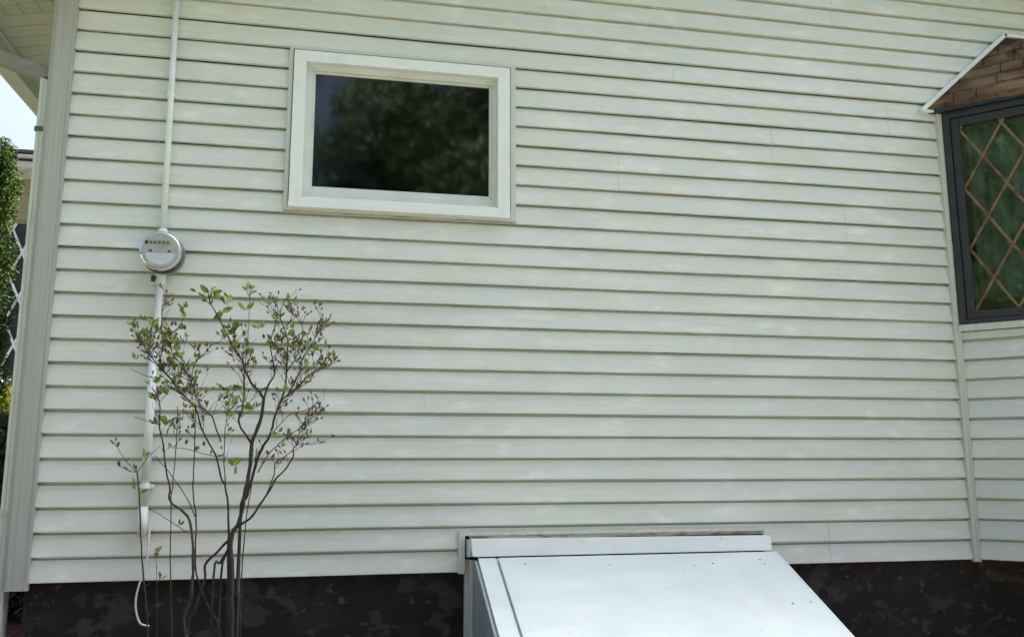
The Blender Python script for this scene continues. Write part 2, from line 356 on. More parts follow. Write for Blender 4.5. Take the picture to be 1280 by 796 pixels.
s_ = MB(); ring(s_, (-.212, .740, 1.706, 2.398), (-.170, .702, 1.752, 2.343), 4.030, 4.073); ring(s_, (-.174, .706, 1.748, 2.347), (-.156, .688, 1.767, 2.329), 4.046, 4.073, 4.046)
fbox(s_, -.206, .734, 1.708, 1.728, 4.008, 4.030)
s_.build('sash', M['sash'], win, bevel=.002)
gl = MB(); fbox(gl, -.170, .702, 1.752, 2.343, 4.056, 4.060, 4.056); gl.build('pane', M['glass'], win)
cl = MB(); fbox(cl, -.282, .822, 1.6395, 1.6475, 4.001, 4.02); cl.build('caulk', M['caulk'], win)
# jamb lining behind the sash, so that no siding edge shows inside
# ---- the bay at the right
mb = MB()
for k in range(0, 11): course(mb, bayfn, .022, .75, k)
fx, fy = bayfn(.75, 0, 0)[:2]
for k in range(0, 11): course(mb, lambda s, o, z: (s, fy-o, z), fx, 5.24, k, step=.4)
bay = mb.build('bay_window', M['siding'], house)
bw = MB()
bw.hexa([(3.24, 4.06, .004), (5.72, 4.06, .004), (5.24, fy+.02, .004), (fx+.02, fy+.02, .004), (3.24, 4.06, .03), (5.72, 4.06, .03), (5.24, fy+.02, .03), (fx+.02, fy+.02, .03)])
bw.hexa([(5.70, 4.06, .03), (5.73, 4.06, .03), (5.25, fy, .03), (5.22, fy, .03), (5.70, 4.06, 2.4), (5.73, 4.06, 2.4), (5.25, fy, 2.4), (5.22, fy, 2.4)])
bw.build('bay_floor', M['dark'], bay)
mb = MB(); bf = lambda s, y, z: bayfn(s, -y, z)
mb.box(.014, .752, -.030, .02, 1.168, 1.203, bf); mb.box(.026, .752, -.018, .02, 1.124, 1.164, bf); mb.box(fx, 5.24, fy-.03, fy+.02, 1.124, 1.203)
mb.build('sill', M['trim'], bay, bevel=.002)
def bframe(mbq, s0, s1, z0, z1, wl, wr, wb, wt, o0, o1, fn):
    mbq.box(s0, s0+wl, o0, o1, z0, z1, fn); mbq.box(s1-wr, s1, o0, o1, z0, z1, fn)
    mbq.box(s0+wl, s1-wr, o0, o1, z0, z0+wb, fn); mbq.box(s0+wl, s1-wr, o0, o1, z1-wt, z1, fn)
ff = lambda s, y, z: (fx+s, fy+y, z)
bk = MB()
for fn, s0, s1 in ((bf, .022, .75), (ff, .0, 1.5)):
    bframe(bk, s0, s1, 1.2035, 2.385, .034, .034, .026, .036, -.022, .05, fn)
    bframe(bk, s0+.036, s1-.036, 1.2315, 2.347, .042, .042, .042, .046, -.010, .03, fn)
bk.build('window_frame', M['black'], bay, bevel=.003)
pn = MB(); 
for fn, s0, s1 in ((bf, .09, .69), (ff, .08, 1.42)): pn.box(s0, s1, .004, .008, 1.265, 2.31, fn)
pn.build('pane', M['bayglass'], bay)
lt = MB()
def strip(s0, z0, s1, z1, fn, w_=.0064, a=.011, b=.018):
    L = math.hypot(s1-s0, z1-z0); ns, nz_ = -(z1-z0)/L*w_, (s1-s0)/L*w_
    lt.prism([(s0-ns, z0-nz_), (s1-ns, z1-nz_), (s1+ns, z1+nz_), (s0+ns, z0+nz_)], a, b, lambda x, y, z: fn(x, y, z))
SL = .1675/.10
for fn, A, B in ((bf, .1, .672), (ff, .078, 1.422)):
    for sg, (a_, b_) in ((1, (-.0035, .0008)), (-1, (.0010, .0038))):
        for j in range(-30, 31):
            c0 = 1.275+.335*j                    # line z = c0 + sg*SL*(s-.1)
            lo, hi = A, B
            zz = lambda s: c0+sg*SL*(s-.1)
            sA = .1+(1.275-c0)/(sg*SL); sB = .1+(2.30-c0)/(sg*SL)
            lo = max(A, min(sA, sB)); hi = min(B, max(sA, sB))
            if hi-lo > .01: strip(lo, zz(lo), hi, zz(hi), fn, a=a_, b=b_)
lt.build('lattice', M['muntin'], bay, label='copper brown diamond lattice on the glass')
cu = MB(); n = 90
for fn, A, B in ((bf, .07, .72), (ff, .06, 1.44)):
    base = len(cu.v)
    for i in range(n+1):
        s = A+(B-A)*i/n; o = .085+.016*math.sin(s*70+2*math.sin(s*9))
        for z in (1.335+.012*math.sin(s*50), 1.9, 2.35): cu.v.append(tuple(fn(s, o, z)))
    for i in range(n):
        for j in range(2): a = base+i*3+j; cu.f.append((a, a+3, a+4, a+1))
cu.build('curtain', M['curtain'], bay, smooth=True)
# bay roof
A = Vector((3.139, 4.015, 2.416)); Bp = Vector((3.68, 4.015, 2.886)); u = Vector((.70711, -.70711, 0)); Cp = A+u*.86
def face_frame(o, uu, top):
    v_ = (top-o); v_ -= uu*v_.dot(uu); v_.normalize(); nn = uu.cross(v_).normalized()
    if nn.z < 0: nn = -nn
    return v_, nn
def clip(poly, tri):
    def inside(p, a, b): return (b[0]-a[0])*(p[1]-a[1])-(b[1]-a[1])*(p[0]-a[0]) >= 0
    def inter(p, q, a, b):
        x1, y1, x2, y2, x3, y3, x4, y4 = *p, *q, *a, *b; d = (x1-x2)*(y3-y4)-(y1-y2)*(x3-x4)
        t_ = ((x1-x3)*(y3-y4)-(y1-y3)*(x3-x4))/d; return (x1+t_*(x2-x1), y1+t_*(y2-y1))
    o_ = poly
    for i in range(len(tri)):
        a, b = tri[i], tri[(i+1) % len(tri)]; inp = o_; o_ = []
        for j in range(len(inp)):
            p, q = inp[j-1], inp[j]
            if inside(q, a, b):
                if not inside(p, a, b): o_.append(inter(p, q, a, b))
                o_.append(q)
            elif inside(p, a, b): o_.append(inter(p, q, a, b))
        if not o_: break
    return o_
sh = MB()
def shingles(o, uu, pts):
    v_, nn = face_frame(o, uu, pts[-1])
    uv = [((p-o).dot(uu), (p-o).dot(v_)) for p in pts]
    base = [tuple(o+uu*a+v_*b-nn*.03) for a, b in uv]; top = [tuple(o+uu*a+v_*b) for a, b in uv]; m_ = len(uv)
    sh.add(base+top, [tuple(range(m_-1, -1, -1)), tuple(range(m_, 2*m_))]+[(i, (i+1) % m_, m_+(i+1) % m_, m_+i) for i in range(m_)])
    umin, umax, vmax = min(a for a, b in uv)-.3, max(a for a, b in uv), max(b for a, b in uv); r = 0; vv = -.001
    while vv < vmax:
        x = umin+random.uniform(0, .2)
        while x < umax:
            wd = random.choice((.11, .15, .19, .24)); q = clip([(x+.003, vv), (x+wd-.003, vv), (x+wd-.003, vv+.118), (x+.003, vv+.118)], uv)
            if len(q) >= 3:
                h = random.choice((.009, .012, .017)); lo = [tuple(o+uu*a+v_*b+nn*.0012) for a, b in q]; hi = [tuple(o+uu*a+v_*b+nn*(.0012+h*(1-.75*(b-vv)/.118))) for a, b in q]; k = len(q)
                sh.add(lo+hi, [tuple(range(k-1, -1, -1)), tuple(range(k, 2*k))]+[(i, (i+1) % k, k+(i+1) % k, k+i) for i in range(k)])
            x += wd
        vv += .105; r += 1
shingles(A, u, [A, Cp, Bp])
D1 = Vector((5.80-.0, Cp.y, 2.416)); D1.x = 8.96-Cp.x; B2 = Vector((8.96-Bp.x, 4.015, 2.886))
shingles(Cp, Vector((1, 0, 0)), [Cp, D1, B2, Bp])
sh.build('bay_roof', M['shingle'], bay)
mb = MB()   # dark board under the bay roof
mb.hexa([(3.15, 4.01, 2.385), (5.81, 4.01, 2.385), (D1.x-.02, Cp.y+.03, 2.385), (Cp.x+.02, Cp.y+.03, 2.385), (3.15, 4.01, 2.405), (5.81, 4.01, 2.405), (D1.x-.02, Cp.y+.03, 2.405), (Cp.x+.02, Cp.y+.03, 2.405)])
mb.build('bay_soffit', M['black'], bay)
mb = MB(); dx, dz = (Bp-A).x, (Bp-A).z; L = math.hypot(dx, dz); nx_, nz_ = -dz/L, dx/L
def ln(t0, off): return (A.x+dx*t0+nx_*off, A.z+dz*t0+nz_*off)
mb.prism([ln(-.05, -.002), ln(1.02, -.002), ln(1.02, .022), ln(-.07, .022)], 3.985, 4.016)
mb.box(Bp.x-.01, 5.4, 3.985, 4.016, 2.884, 2.906); mb.box(3.112, 3.196, 3.99, 4.016, 2.388, 2.404)
mb.build('roof_flashing', M['frame'], bay, bevel=.002)

# ------------------------------------------------------------------ cellar bulkhead
bh = empty('cellar_bulkhead', (1.34, 3.4, -.56), 'white metal cellar bulkhead with sloping doors against the foundation', 'bulkhead')
m_ = .45; Y0, Z0 = 3.955, .068; L_, R_ = .632, 2.078; YB = 2.62
def slz(Y): return Z0-m_*(Y0-Y)
def slab(mbq, x0, x1, ya, yb, up0, up1):   # ya (near wall) > yb ; offset normal to the slope approx vertical
    mbq.hexa([(x0, yb, slz(yb)+up0), (x1, yb, slz(yb)+up0), (x1, ya, slz(ya)+up0), (x0, ya, slz(ya)+up0), (x0, yb, slz(yb)+up1), (x1, yb, slz(yb)+up1), (x1, ya, slz(ya)+up1), (x0, ya, slz(ya)+up1)])
mb = MB(); slab(mb, L_, .714, Y0, YB, -.03, 0); slab(mb, 2.003, R_, Y0, YB, -.03, 0); slab(mb, .7145, 2.0025, Y0, 3.925, -.03, -.004); slab(mb, .7145, .735, 3.9245, YB, -.03, -.0135)
mb.box(L_, R_, YB-.02, YB, -.56, slz(YB)); mb.build('frame', M['white'], bh, bevel=.003)
# bent lip along the right edge
mb = MB(); slab(mb, R_-.006, R_+.004, Y0, YB, -.05, .0015); mb.build('edge_lip', M['white'], bh, bevel=.002)
mb = MB(); slab(mb, .7205, 1.998, 3.935, YB+.02, -.012, .010); mb.build('door_leaf', M['white'], bh, bevel=.003)
mb = MB(); slab(mb, .66, 2.06, 3.92, 3.30, -.30, -.25); slab(mb, .66, 2.06, 3.30, YB, -.06, -.045); mb.build('inner_deck', M['dark'], bh)
for X in (.617, 2.062):
    mb = MB()
    mb.add([(X, 4.04, -.56), (X, YB, -.56), (X, YB, slz(YB)-.012), (X, Y0, Z0-.012), (X, 4.04, Z0-.012), (X+.012, 4.04, -.56), (X+.012, YB, -.56), (X+.012, YB, slz(YB)-.012), (X+.012, Y0, Z0-.012), (X+.012, 4.04, Z0-.012)],
           [(0, 1, 2, 3, 4), (9, 8, 7, 6, 5), (0, 5, 6, 1), (1, 6, 7, 2), (2, 7, 8, 3), (3, 8, 9, 4)])
    mb.build('side_panel', M['white_shaded'], bh)
mb = MB(); mb.box(.582, .606, 4.016, 4.05, -.56, .055); mb.box(.6, .616, 3.985, 4.0, -.56, .056); mb.build('side_flange', M['trim'], bh, bevel=.002)
mb = MB()
mb.hexa([(.606, 3.945, .072), (2.055, 3.945, .072), (2.055, 3.995, .072), (.606, 3.995, .072), (.600, 3.972, .147), (2.066, 3.972, .139), (2.066, 3.995, .141), (.600, 3.995, .149)])
mb.build('header', M['white'], bh, bevel=.004)
mb = MB(); mb.box(.584, .604, 3.958, 4.0, .070, .145); mb.build('header_cap', M['white_shaded'], bh, bevel=.002)
mb = MB()
for i in range(90):
    x = .60+1.44*i/90; hh = .002+.007*abs(noise.noise((x*14, 1, 2))); 
    mb.box(x, x+.0158, 3.994-hh*.4, 4.012, .1475, .1500+hh)
mb.box(.598, 2.045, 3.999, 4.014, .146, .1592)
mb.build('grime_line', M['caulk'], bh)
mb = MB()
for x, y, rr in ((891, 704, .006), (991, 754, .006), (1013, 749, .004), (762, 706, .004), (656, 705, .005), (623, 792, .005), (950, 699, .005), (956, 705, .004)):
    # position on the slope
    Y = 3.9
    for _ in range(20): P = at(x, y, Y); Y += (P.z-slz(Y)-.008)*-1.2 if False else 0; 
    best = min((abs(at(x, y, yy).z-slz(yy)-.009), yy) for yy in np.arange(3.2, 3.95, .002)); Y = best[1]; P = at(x, y, Y); z = slz(Y)+(.0105 if .73 < P.x < 1.998 else .001)
    n_ = 8; mb = MB(); k = 0
    for r_, h_ in ((rr, 0), (rr*.7, .002)):
        for j in range(n_): a = 2*math.pi*j/n_; mb.v.append((P.x+r_*math.cos(a), Y+r_*math.sin(a), z-.001+h_+m_*r_*math.sin(a)))
    for j in range(n_): mb.f.append((k+j, k+(j+1) % n_, k+n_+(j+1) % n_, k+n_+j))
    mb.f.append(tuple(k+n_+j for j in range(n_)))
    mb.build('rivet', M['dkgrey'], bh)

# ------------------------------------------------------------------ electric meter and its conduit
mx_, mz_ = -.776, 1.392
mt = empty('electric_meter', (mx_, 4.0, mz_), 'round grey electric meter on the siding with a white riser pipe above and below', 'electric meter')
mb = MB().lathe((mx_, 4.012, mz_), [(0, .079), (-.050, .081), (-.053, .079)]); mb.build('meter_socket', M['alu'], mt, smooth=False, bevel=.002)
mb = MB().lathe((mx_, 3.96, mz_), [(0, .084), (-.004, .089), (-.022, .089), (-.026, .084)]); ringp = mb.build('sealing_ring', M['dkgrey'], mt, bevel=.001)
mb = MB().lathe((mx_, 3.934, mz_), [(0, .082), (-.058, .080), (-.062, .076)]); mb.build('meter_body', M['face'], mt)
mb = MB().lathe((mx_, 3.932, mz_), [(0, .0865), (-.055, .0865), (-.064, .085), (-.071, .081), (-.075, .074), (-.078, .060), (-.080, .03)], 48); mb.build('glass_cover', M['domeglass'], mt, smooth=True)
fy_ = 3.8712
mb = MB().box(mx_-.050, mx_+.040, fy_, 3.874, mz_+.026, mz_+.044); fp = mb.build('display', M['lcd'], mt)
MB().box(mx_-.066, mx_-.052, fy_, 3.874, mz_+.027, mz_+.043).build('sensor', M['dark'], mt)
for dx_ in (-.040, .036): MB().box(mx_+dx_-.006, mx_+dx_+.006, fy_, 3.874, mz_-.006, mz_+.002).build('indicator', M['dark'], mt)
for i in range(5): MB().box(mx_-.044+i*.017, mx_-.036+i*.017, fy_-.001, fy_+.0005, mz_+.030, mz_+.040).build('digit', M['lcddig'], fp)
pl = [(mx_+.060*math.cos(a), mz_-.012+.050*math.sin(a)) for a in np.linspace(math.pi, 2*math.pi, 20)]
mb = MB().prism(pl, fy_, 3.874); mb.build('label_plate', M['label'], mt)
cx = -.797
mb = MB(); mb.tube([(cx-.006, 3.988, 2.74), (cx-.001, 3.986, 2.2), (cx+.004, 3.986, 1.50)], .0135, 14)
up = mb.build('upper_conduit', M['pvc'], mt, smooth=True)
zc = at(213, 118, 3.98).z
mb = MB().tube([(cx-.001, 3.986, zc-.012), (cx-.001, 3.986, zc+.012)], .0165, 14); mb.box(cx-.022, cx+.020, 3.996, 4.012, zc-.008, zc+.008); mb.build('strap', M['pvc'], up)
mb = MB().tube([(cx+.004, 3.985, 1.47), (cx+.004, 3.985, 1.496), (cx+.004, 3.985, 1.515)], [.027, .024, .018], 16); mb.build('hub', M['pvc'], mt, smooth=False)
mb = MB().tube([(cx+.006, 3.984, 1.31), (cx+.004, 3.984, 1.0), (cx, 3.984, .62), (cx-.0, 3.984, .30)], [.0165, .0165, .0165, .0165], 14)
lo = mb.build('lower_conduit', M['pipe'], mt, smooth=True)
mb = MB().tube([(cx+.006, 3.984, 1.325), (cx+.006, 3.984, 1.262), (cx+.006, 3.984, 1.258)], [.023, .023, .018], 16); mb.box(cx-.03, cx+.03, 3.982, 4.0, 1.262, 1.276); mb.build('lower_hub', M['pipe'], lo)
mb = MB().tube([(cx, 3.984, .305), (cx, 3.984, .18)], [.0205, .0205], 14); mb.tube([(cx, 3.984, 1.0), (cx, 3.984, .42)], .0185, 14); mb.build('conduit_sleeve', M['pvc'], lo, smooth=True)
zs = at(182, 607, 3.98).z
mb = MB().tube([(cx, 3.984, zs-.010), (cx, 3.984, zs+.010)], .0205, 14); mb.box(cx-.033, cx+.033, 3.996, 4.01, zs-.009, zs+.007); mb.build('strap', M['pvc'], lo)
tg = at(191, 348, 3.96)
mb = MB().box(tg.x-.007, tg.x+.007, 3.955, 3.972, tg.z-.013, tg.z+.015); mb.box(tg.x+.004, cx-.005, 3.962, 3.968, tg.z+.002, tg.z+.006); mb.build('seal_tag', M['dark'], mt, bevel=.002)
wpts = [(187, 655, 3.984), (186, 672, 3.982), (184, 695, 3.985), (178, 718, 3.99), (172.5, 735, 3.995), (169.5, 752, 4.0), (171, 768, 4.0), (176, 779, 4.0), (186, 782, 3.99)]
def smooth(pts, n=6):
    pts = [Vector(p) for p in pts]; q = []
    for i in range(len(pts)-1):
        p0, p1, p2, p3 = pts[max(i-1, 0)], pts[i], pts[i+1], pts[min(i+2, len(pts)-1)]
        for j in range(n):
            t_ = j/n; q.append(.5*((2*p1)+(p2-p0)*t_+(2*p0-5*p1+4*p2-p3)*t_*t_+(3*p1-p0-3*p2+p3)*t_**3))
    q.append(pts[-1]); return q
mb = MB().tube(smooth([at(*p) for p in wpts]), .0042, 8)
mb.build('ground_wire', M['wire'], None, smooth=True, label='thin white wire curling out of the pipe end below the electric meter', cat='wire')

# ------------------------------------------------------------------ downspout
ds = empty('downspout', (-1.34, 4.1, -.56), 'square grey downspout running down the left corner of the house', 'downspout')
mb = MB().box(-1.372, -1.330, 4.045, 4.115, -.36, 2.215)
for xx in (-1.3595, -1.3435): mb.box(xx-.003, xx+.003, 4.042, 4.045, -.36, 2.2)
mb.build('pipe', M['pipe'], ds, bevel=.006)
mb = MB().hexa([(-1.93, 4.045, 2.40), (-1.331, 4.045, 2.195), (-1.331, 4.115, 2.195), (-1.93, 4.115, 2.40), (-1.93, 4.045, 2.455), (-1.331, 4.045, 2.258), (-1.331, 4.115, 2.258), (-1.93, 4.115, 2.455)])
mb.hexa([(-1.885, 4.047, 2.44), (-1.825, 4.047, 2.44), (-1.825, 4.113, 2.44), (-1.885, 4.113, 2.44), (-1.862, 4.047, 2.61), (-1.80, 4.047, 2.61), (-1.80, 4.113, 2.61), (-1.862, 4.113, 2.61)])
mb.build('elbow', M['elbow'], ds, bevel=.004)
mb = MB().hexa([(-1.52, 4.02, -.545), (-1.47, 4.02, -.545), (-1.47, 4.10, -.545), (-1.52, 4.10, -.545), (-1.374, 4.043, -.34), (-1.328, 4.043, -.34), (-1.328, 4.117, -.34), (-1.374, 4.117, -.34)])
mb.build('outlet', M['elbow'], ds, bevel=.004)
for yy in (162, 640):
    z = at(52 if yy < 300 else 12, yy, 4.05).z; mb = MB().box(-1.377, -1.325, 4.038, 4.119, z-.011, z+.011); mb.build('strap', M['dkgrey'] if yy < 300 else M['trim'], ds, bevel=.001)

# ------------------------------------------------------------------ shrub in front of the wall
shrub = empty('shrub', (-1.03, 3.45, -.56), 'bare stemmed young shrub with a few small green leaves in front of the meter pipe', 'shrub')
leafpts = []
def GBP(x, Y):
    p = at(x, 900, Y); return (p.x, Y, -.55)
def stem_path(px, Ya, Yb, base=None):
    n = len(px); pts = [at(x, y, Ya+(Yb-Ya)*i/(n-1)) for i, (x, y) in enumerate(px)]
    if base is not None: pts = [Vector(base)]+pts
    return pts
twigs = MB(); buds = MB(); leaves = MB()
def leaf(mbq, p, d, L, wd):
    d = d.normalized(); s = d.cross(Vector((random.uniform(-1, 1), random.uniform(-1, 1), random.uniform(-.3, 1)))).normalized(); n = d.cross(s)
    c = random.uniform(.1, .35)*wd; bend = random.uniform(-.25, .25)*L
    k = [p, p+d*L*.35+s*wd*.5+n*c, p+d*L*.72+s*wd*.42+n*(c+bend*.4), p+d*L+n*bend, p+d*L*.72-s*wd*.42+n*(c+bend*.4), p+d*L*.35-s*wd*.5+n*c, p+d*L*.35, p+d*L*.72+n*bend*.4]
    mbq.add(k, [(0, 1, 6), (0, 6, 5), (1, 2, 7, 6), (6, 7, 4, 5), (2, 3, 7), (7, 3, 4)])
def bud(p, d):
    buds.tube([p, p+d*.004, p+d*.010, p+d*.014], [.0012, .0032, .0030, .0008], 5)
def twig(p, d, L, r, depth, leafy):
    n = 4; pts = [p]; q = p.copy(); dd = d.normalized()
    for i in range(n):
        dd = (dd+Vector((random.uniform(-.35, .35), random.uniform(-.3, .3), random.uniform(-.15, .4)))*.6).normalized(); q = q+dd*L/n; pts.append(q.copy())
        if depth > 0 and random.random() < .55:
            a = (dd+Vector((random.choice((-1, 1))*random.uniform(.5, 1), random.uniform(-.7, .7), random.uniform(-.1, .6)))).normalized()
            twig(q.copy(), a, L*random.uniform(.4, .7), r*.7, depth-1, leafy)
        if random.random() < .08: bud(q, (dd+Vector((random.uniform(-1, 1), random.uniform(-.5, .5), .3))).normalized())
    twigs.tube(pts, [.8*r*(1-.55*i/n) for i in range(n+1)], 5)
    if random.random() < leafy:
        for _ in range(random.randint(1, 3)): leaf(leaves, q, dd+Vector((random.uniform(-.8, .8), random.uniform(-.8, .8), random.uniform(-.2, .7))), random.uniform(.016, .029), random.uniform(.008, .013))
    elif random.random() < .4: bud(q, dd)
GB = -.55
def main_stem(px, Ya, Yb, r0, r1, base=None, tw=0, twy=500, leafy=.25, L=.09):
    pts = smooth(stem_path(px, Ya, Yb, base), 4); n = len(pts)
    pts = [p+Vector((noise.noise(p*30)*.003, 0, noise.noise(p*30+Vector((5, 5, 5)))*.002)) for p in pts]
    r0 *= .76; r1 *= .85; leafy = min(1, leafy*1.25)
    mb = MB().tube(pts, [(r0+(r1-r0)*(i/(n-1))**.8)*(1+.22*noise.noise(p*55)) for i, p in enumerate(pts)], 8); mb.build('stem', M['bark'], shrub, smooth=True)
    top = at(300, twy, 3.45).z
    cand = [i for i in range(2, n) if pts[i].z > top]
    tw = int(tw*.85+.5)
    for _ in range(tw):
        if not cand: break
        i = random.choice(cand); d = (pts[i]-pts[i-1]).normalized()
        a = (d*.7+Vector((random.choice((-1, 1))*random.uniform(.35, 1), random.uniform(-.7, .7), random.uniform(0, .5)))).normalized()
        twig(pts[i].copy(), a, random.uniform(.4, 1.0)*L, .0018, 1, leafy)
    if tw > 3:
        cand2 = [i for i in range(n//4, n) if at(0, 590, 3.45).z < pts[i].z < at(0, 440, 3.45).z]
        for _ in range(int(tw*.5)):
            if not cand2: break
            i = random.choice(cand2); d = (pts[i]-pts[i-1]).normalized(); a = (d+Vector((random.choice((-1, 1))*random.uniform(.3, .8), random.uniform(-.7, .7), random.uniform(0, .4)))).normalized()
            twig(pts[i].copy(), a, random.uniform(.04, .09), .0015, 1, .05)
# trunk group to the right
main_stem([(290, 790), (290, 740), (290, 700), (288, 672), (294, 660), (300, 650), (307, 612), (313, 580), (315, 553), (325, 527), (329, 505), (329, 496)], 3.42, 3.40, .0105, .0075, GBP(291, 3.45))
main_stem([(329, 498), (322.7, 488), (314, 479), (307.6, 465), (302.6, 451), (291, 434), (287, 425), (282, 415), (270.6, 393), (263, 377.7), (259, 364)], 3.40, 3.36, .0068, .0022, None, 16, 480, .55, .07)
main_stem([(329, 498), (336, 480), (343, 467.7), (341.6, 452), (338, 430), (344, 405), (348, 392)], 3.40, 3.42, .005, .0018, None, 12, 470, .3, .08)
main_stem([(300, 655), (309, 620), (320, 580), (330, 556), (336.6, 546), (344, 520), (349, 504), (360, 493), (373, 483), (385.5, 469), (400, 461), (408, 457)], 3.44, 3.36, .009, .002, GBP(294, 3.46), 22, 500, .3, .08)
main_stem([(349, 505), (356.6, 484), (358, 465), (359, 440), (360, 428), (356.6, 415), (350, 395), (353, 381.5), (360.4, 369)], 3.41, 3.44, .0052, .0016, None, 16, 480, .25, .08)
main_stem([(360, 493), (372, 470), (380, 445), (392, 425), (398, 412), (404, 400)], 3.39, 3.42, .004, .0015, None, 14, 480, .3, .07)
main_stem([(358, 465), (368, 450), (378, 425), (377, 405), (366, 392)], 3.42, 3.38, .0035, .0012, None, 10, 470, .3, .06)
main_stem([(314, 553), (306.4, 542.6), (300, 532.6), (299.5, 520), (304, 505), (305, 484), (305, 468), (306, 455)], 3.42, 3.46, .0058, .003, None, 9, 530, .3, .08)
main_stem([(305, 470), (310, 423), (311, 400), (313, 366)], 3.46, 3.48, .0022, .0012, None, 3, 430, .6, .04)
main_stem([(287, 700), (290, 668), (302, 655), (313.5, 647), (322.8, 633), (334.5, 617), (345, 599), (355.4, 588), (365.5, 572.8), (366.7, 561.5), (371, 555), (374, 542), (387, 525), (392, 508)], 3.43, 3.36, .0078, .0016, GBP(286, 3.43), 14, 560, .05, .06)
main_stem([(334, 617), (338, 606), (343, 593), (344, 580), (355.4, 570), (365.5, 562.7), (372, 556), (389, 555)], 3.40, 3.35, .0036, .0012, None, 6, 590, .05, .05)
main_stem([(322, 590), (335.3, 567.7), (345.4, 557.7), (358, 546.4), (370.5, 537.6), (379, 531), (390.6, 522)], 3.41, 3.37, .003, .0011, None, 8, 580, .12, .06)
main_stem([(338, 542), (353, 527.5), (363, 518), (378, 514), (391, 509)], 3.40, 3.44, .0024, .001, None, 5, 540, .05, .05)
main_stem([(276, 722), (287, 688), (291, 660)], 3.46, 3.44, .006, .005, GBP(270, 3.5))
main_stem([(266.7, 722), (275, 703), (288, 680), (292, 664)], 3.47, 3.44, .006, .005, GBP(262, 3.48))
main_stem([(234, 796), (246, 755), (256, 722), (256.5, 705), (272, 689), (288, 672)], 3.45, 3.43, .0058, .0055, GBP(245, 3.44))
# middle group
main_stem([(300, 796), (301.8, 722), (304, 687), (307.6, 652), (313, 614), (318, 585), (321, 560)], 3.52, 3.50, .0038, .002, GBP(300, 3.52), 2, 600, .1, .05)
main_stem([(285, 722), (285.4, 660), (285.4, 636), (282, 610), (276, 596), (270, 570), (254, 540), (244.5, 511), (231.7, 496), (225, 490), (213, 472.7), (203, 462.7), (200, 452), (203, 430), (201.5, 410), (203, 384)], 3.48, 3.40, .006, .0018, GBP(287, 3.5), 34, 545, .38, .085)
main_stem([(284, 625), (280.4, 590), (280.4, 549), (283.7, 523), (286, 505), (291, 490)], 3.47, 3.50, .003, .0014, None, 7, 560, .3, .05)
main_stem([(276, 552), (267, 526), (263, 518), (250.5, 506.6), (243, 487), (239, 477), (226, 455), (215, 440), (212, 425)], 3.44, 3.38, .0036, .0014, None, 22, 530, .4, .08)
main_stem([(239, 478), (243, 455), (252, 445), (264, 432), (272, 428)], 3.40, 3.36, .0022, .001, None, 5, 480, .4, .04)
main_stem([(203, 463), (190, 447), (184, 436), (176, 425), (172, 412)], 3.40, 3.36, .0026, .001, None, 12, 470, .65, .06)
main_stem([(215, 440), (214, 420), (226, 405), (232, 393)], 3.39, 3.37, .002, .001, None, 5, 440, .6, .04)
# left group
main_stem([(232, 792), (238, 750), (240.6, 724), (241.8, 704), (240.6, 675), (237, 650), (228.5, 638.8), (215, 629), (211, 620), (213, 611.7), (207.8, 590), (204, 555), (199, 535), (200, 515), (199, 502), (195, 493)], 3.40, 3.33, .0085, .0022, GBP(280, 3.42), 7, 545, .45, .05)
main_stem([(276, 796), (261, 760), (248.4, 726), (244, 704), (245, 648.8), (242, 625), (241, 605), (243, 567.7), (244, 530), (244.5, 505)], 3.46, 3.44, .0055, .002, GBP(284, 3.5), 4, 550, .2, .05)
main_stem([(215, 796), (213, 724), (213.5, 640), (214, 620), (216.6, 600), (219, 567.7), (221.6, 530), (222, 508)], 3.40, 3.38, .0032, .0018, GBP(216, 3.42), 5, 560, .3, .05)
main_stem([(184, 770), (179.8, 722), (176, 670), (174.3, 620), (172.7, 605), (172, 590)], 3.36, 3.32, .0038, .0028, GBP(198, 3.4))
main_stem([(172, 592), (168, 587), (155, 572.7), (147, 559)], 3.32, 3.30, .0024, .001, None, 3, 600, .0, .025)
main_stem([(170, 590), (158.8, 587.8), (148, 581.5)], 3.32, 3.33, .0018, .001, None, 2, 600, .0, .02)
main_stem([(172, 590), (180, 577.7), (190, 566), (200, 557.6)], 3.32, 3.33, .0022, .0012, None, 1, 600, .2, .03)
main_stem([(194, 569), (202.8, 580), (215, 595), (228, 613), (236.7, 628), (243, 645)], 3.37, 3.45, .0014, .0026, None)
main_stem([(187.6, 636.6), (200, 643), (215, 653), (235, 666)], 3.36, 3.39, .0012, .0016, None, 2, 680, .2, .03)
main_stem([(215, 559), (233, 561), (253, 566), (268, 570)], 3.37, 3.44, .0011, .0016, None, 3, 600, .1, .02)
main_stem([(168, 521), (178, 524), (190, 528), (199, 530)], 3.34, 3.33, .0011, .0018, None, 1, 560, 0, .02)
main_stem([(163, 461), (175, 466), (190, 472), (205, 470)], 3.38, 3.40, .001, .0018, None, 1, 480, 0, .02)
main_stem([(196, 728), (196, 712), (195, 700), (197, 690)], 3.34, 3.33, .0016, .0009, GBP(200, 3.36), 2, 740, .2, .02)
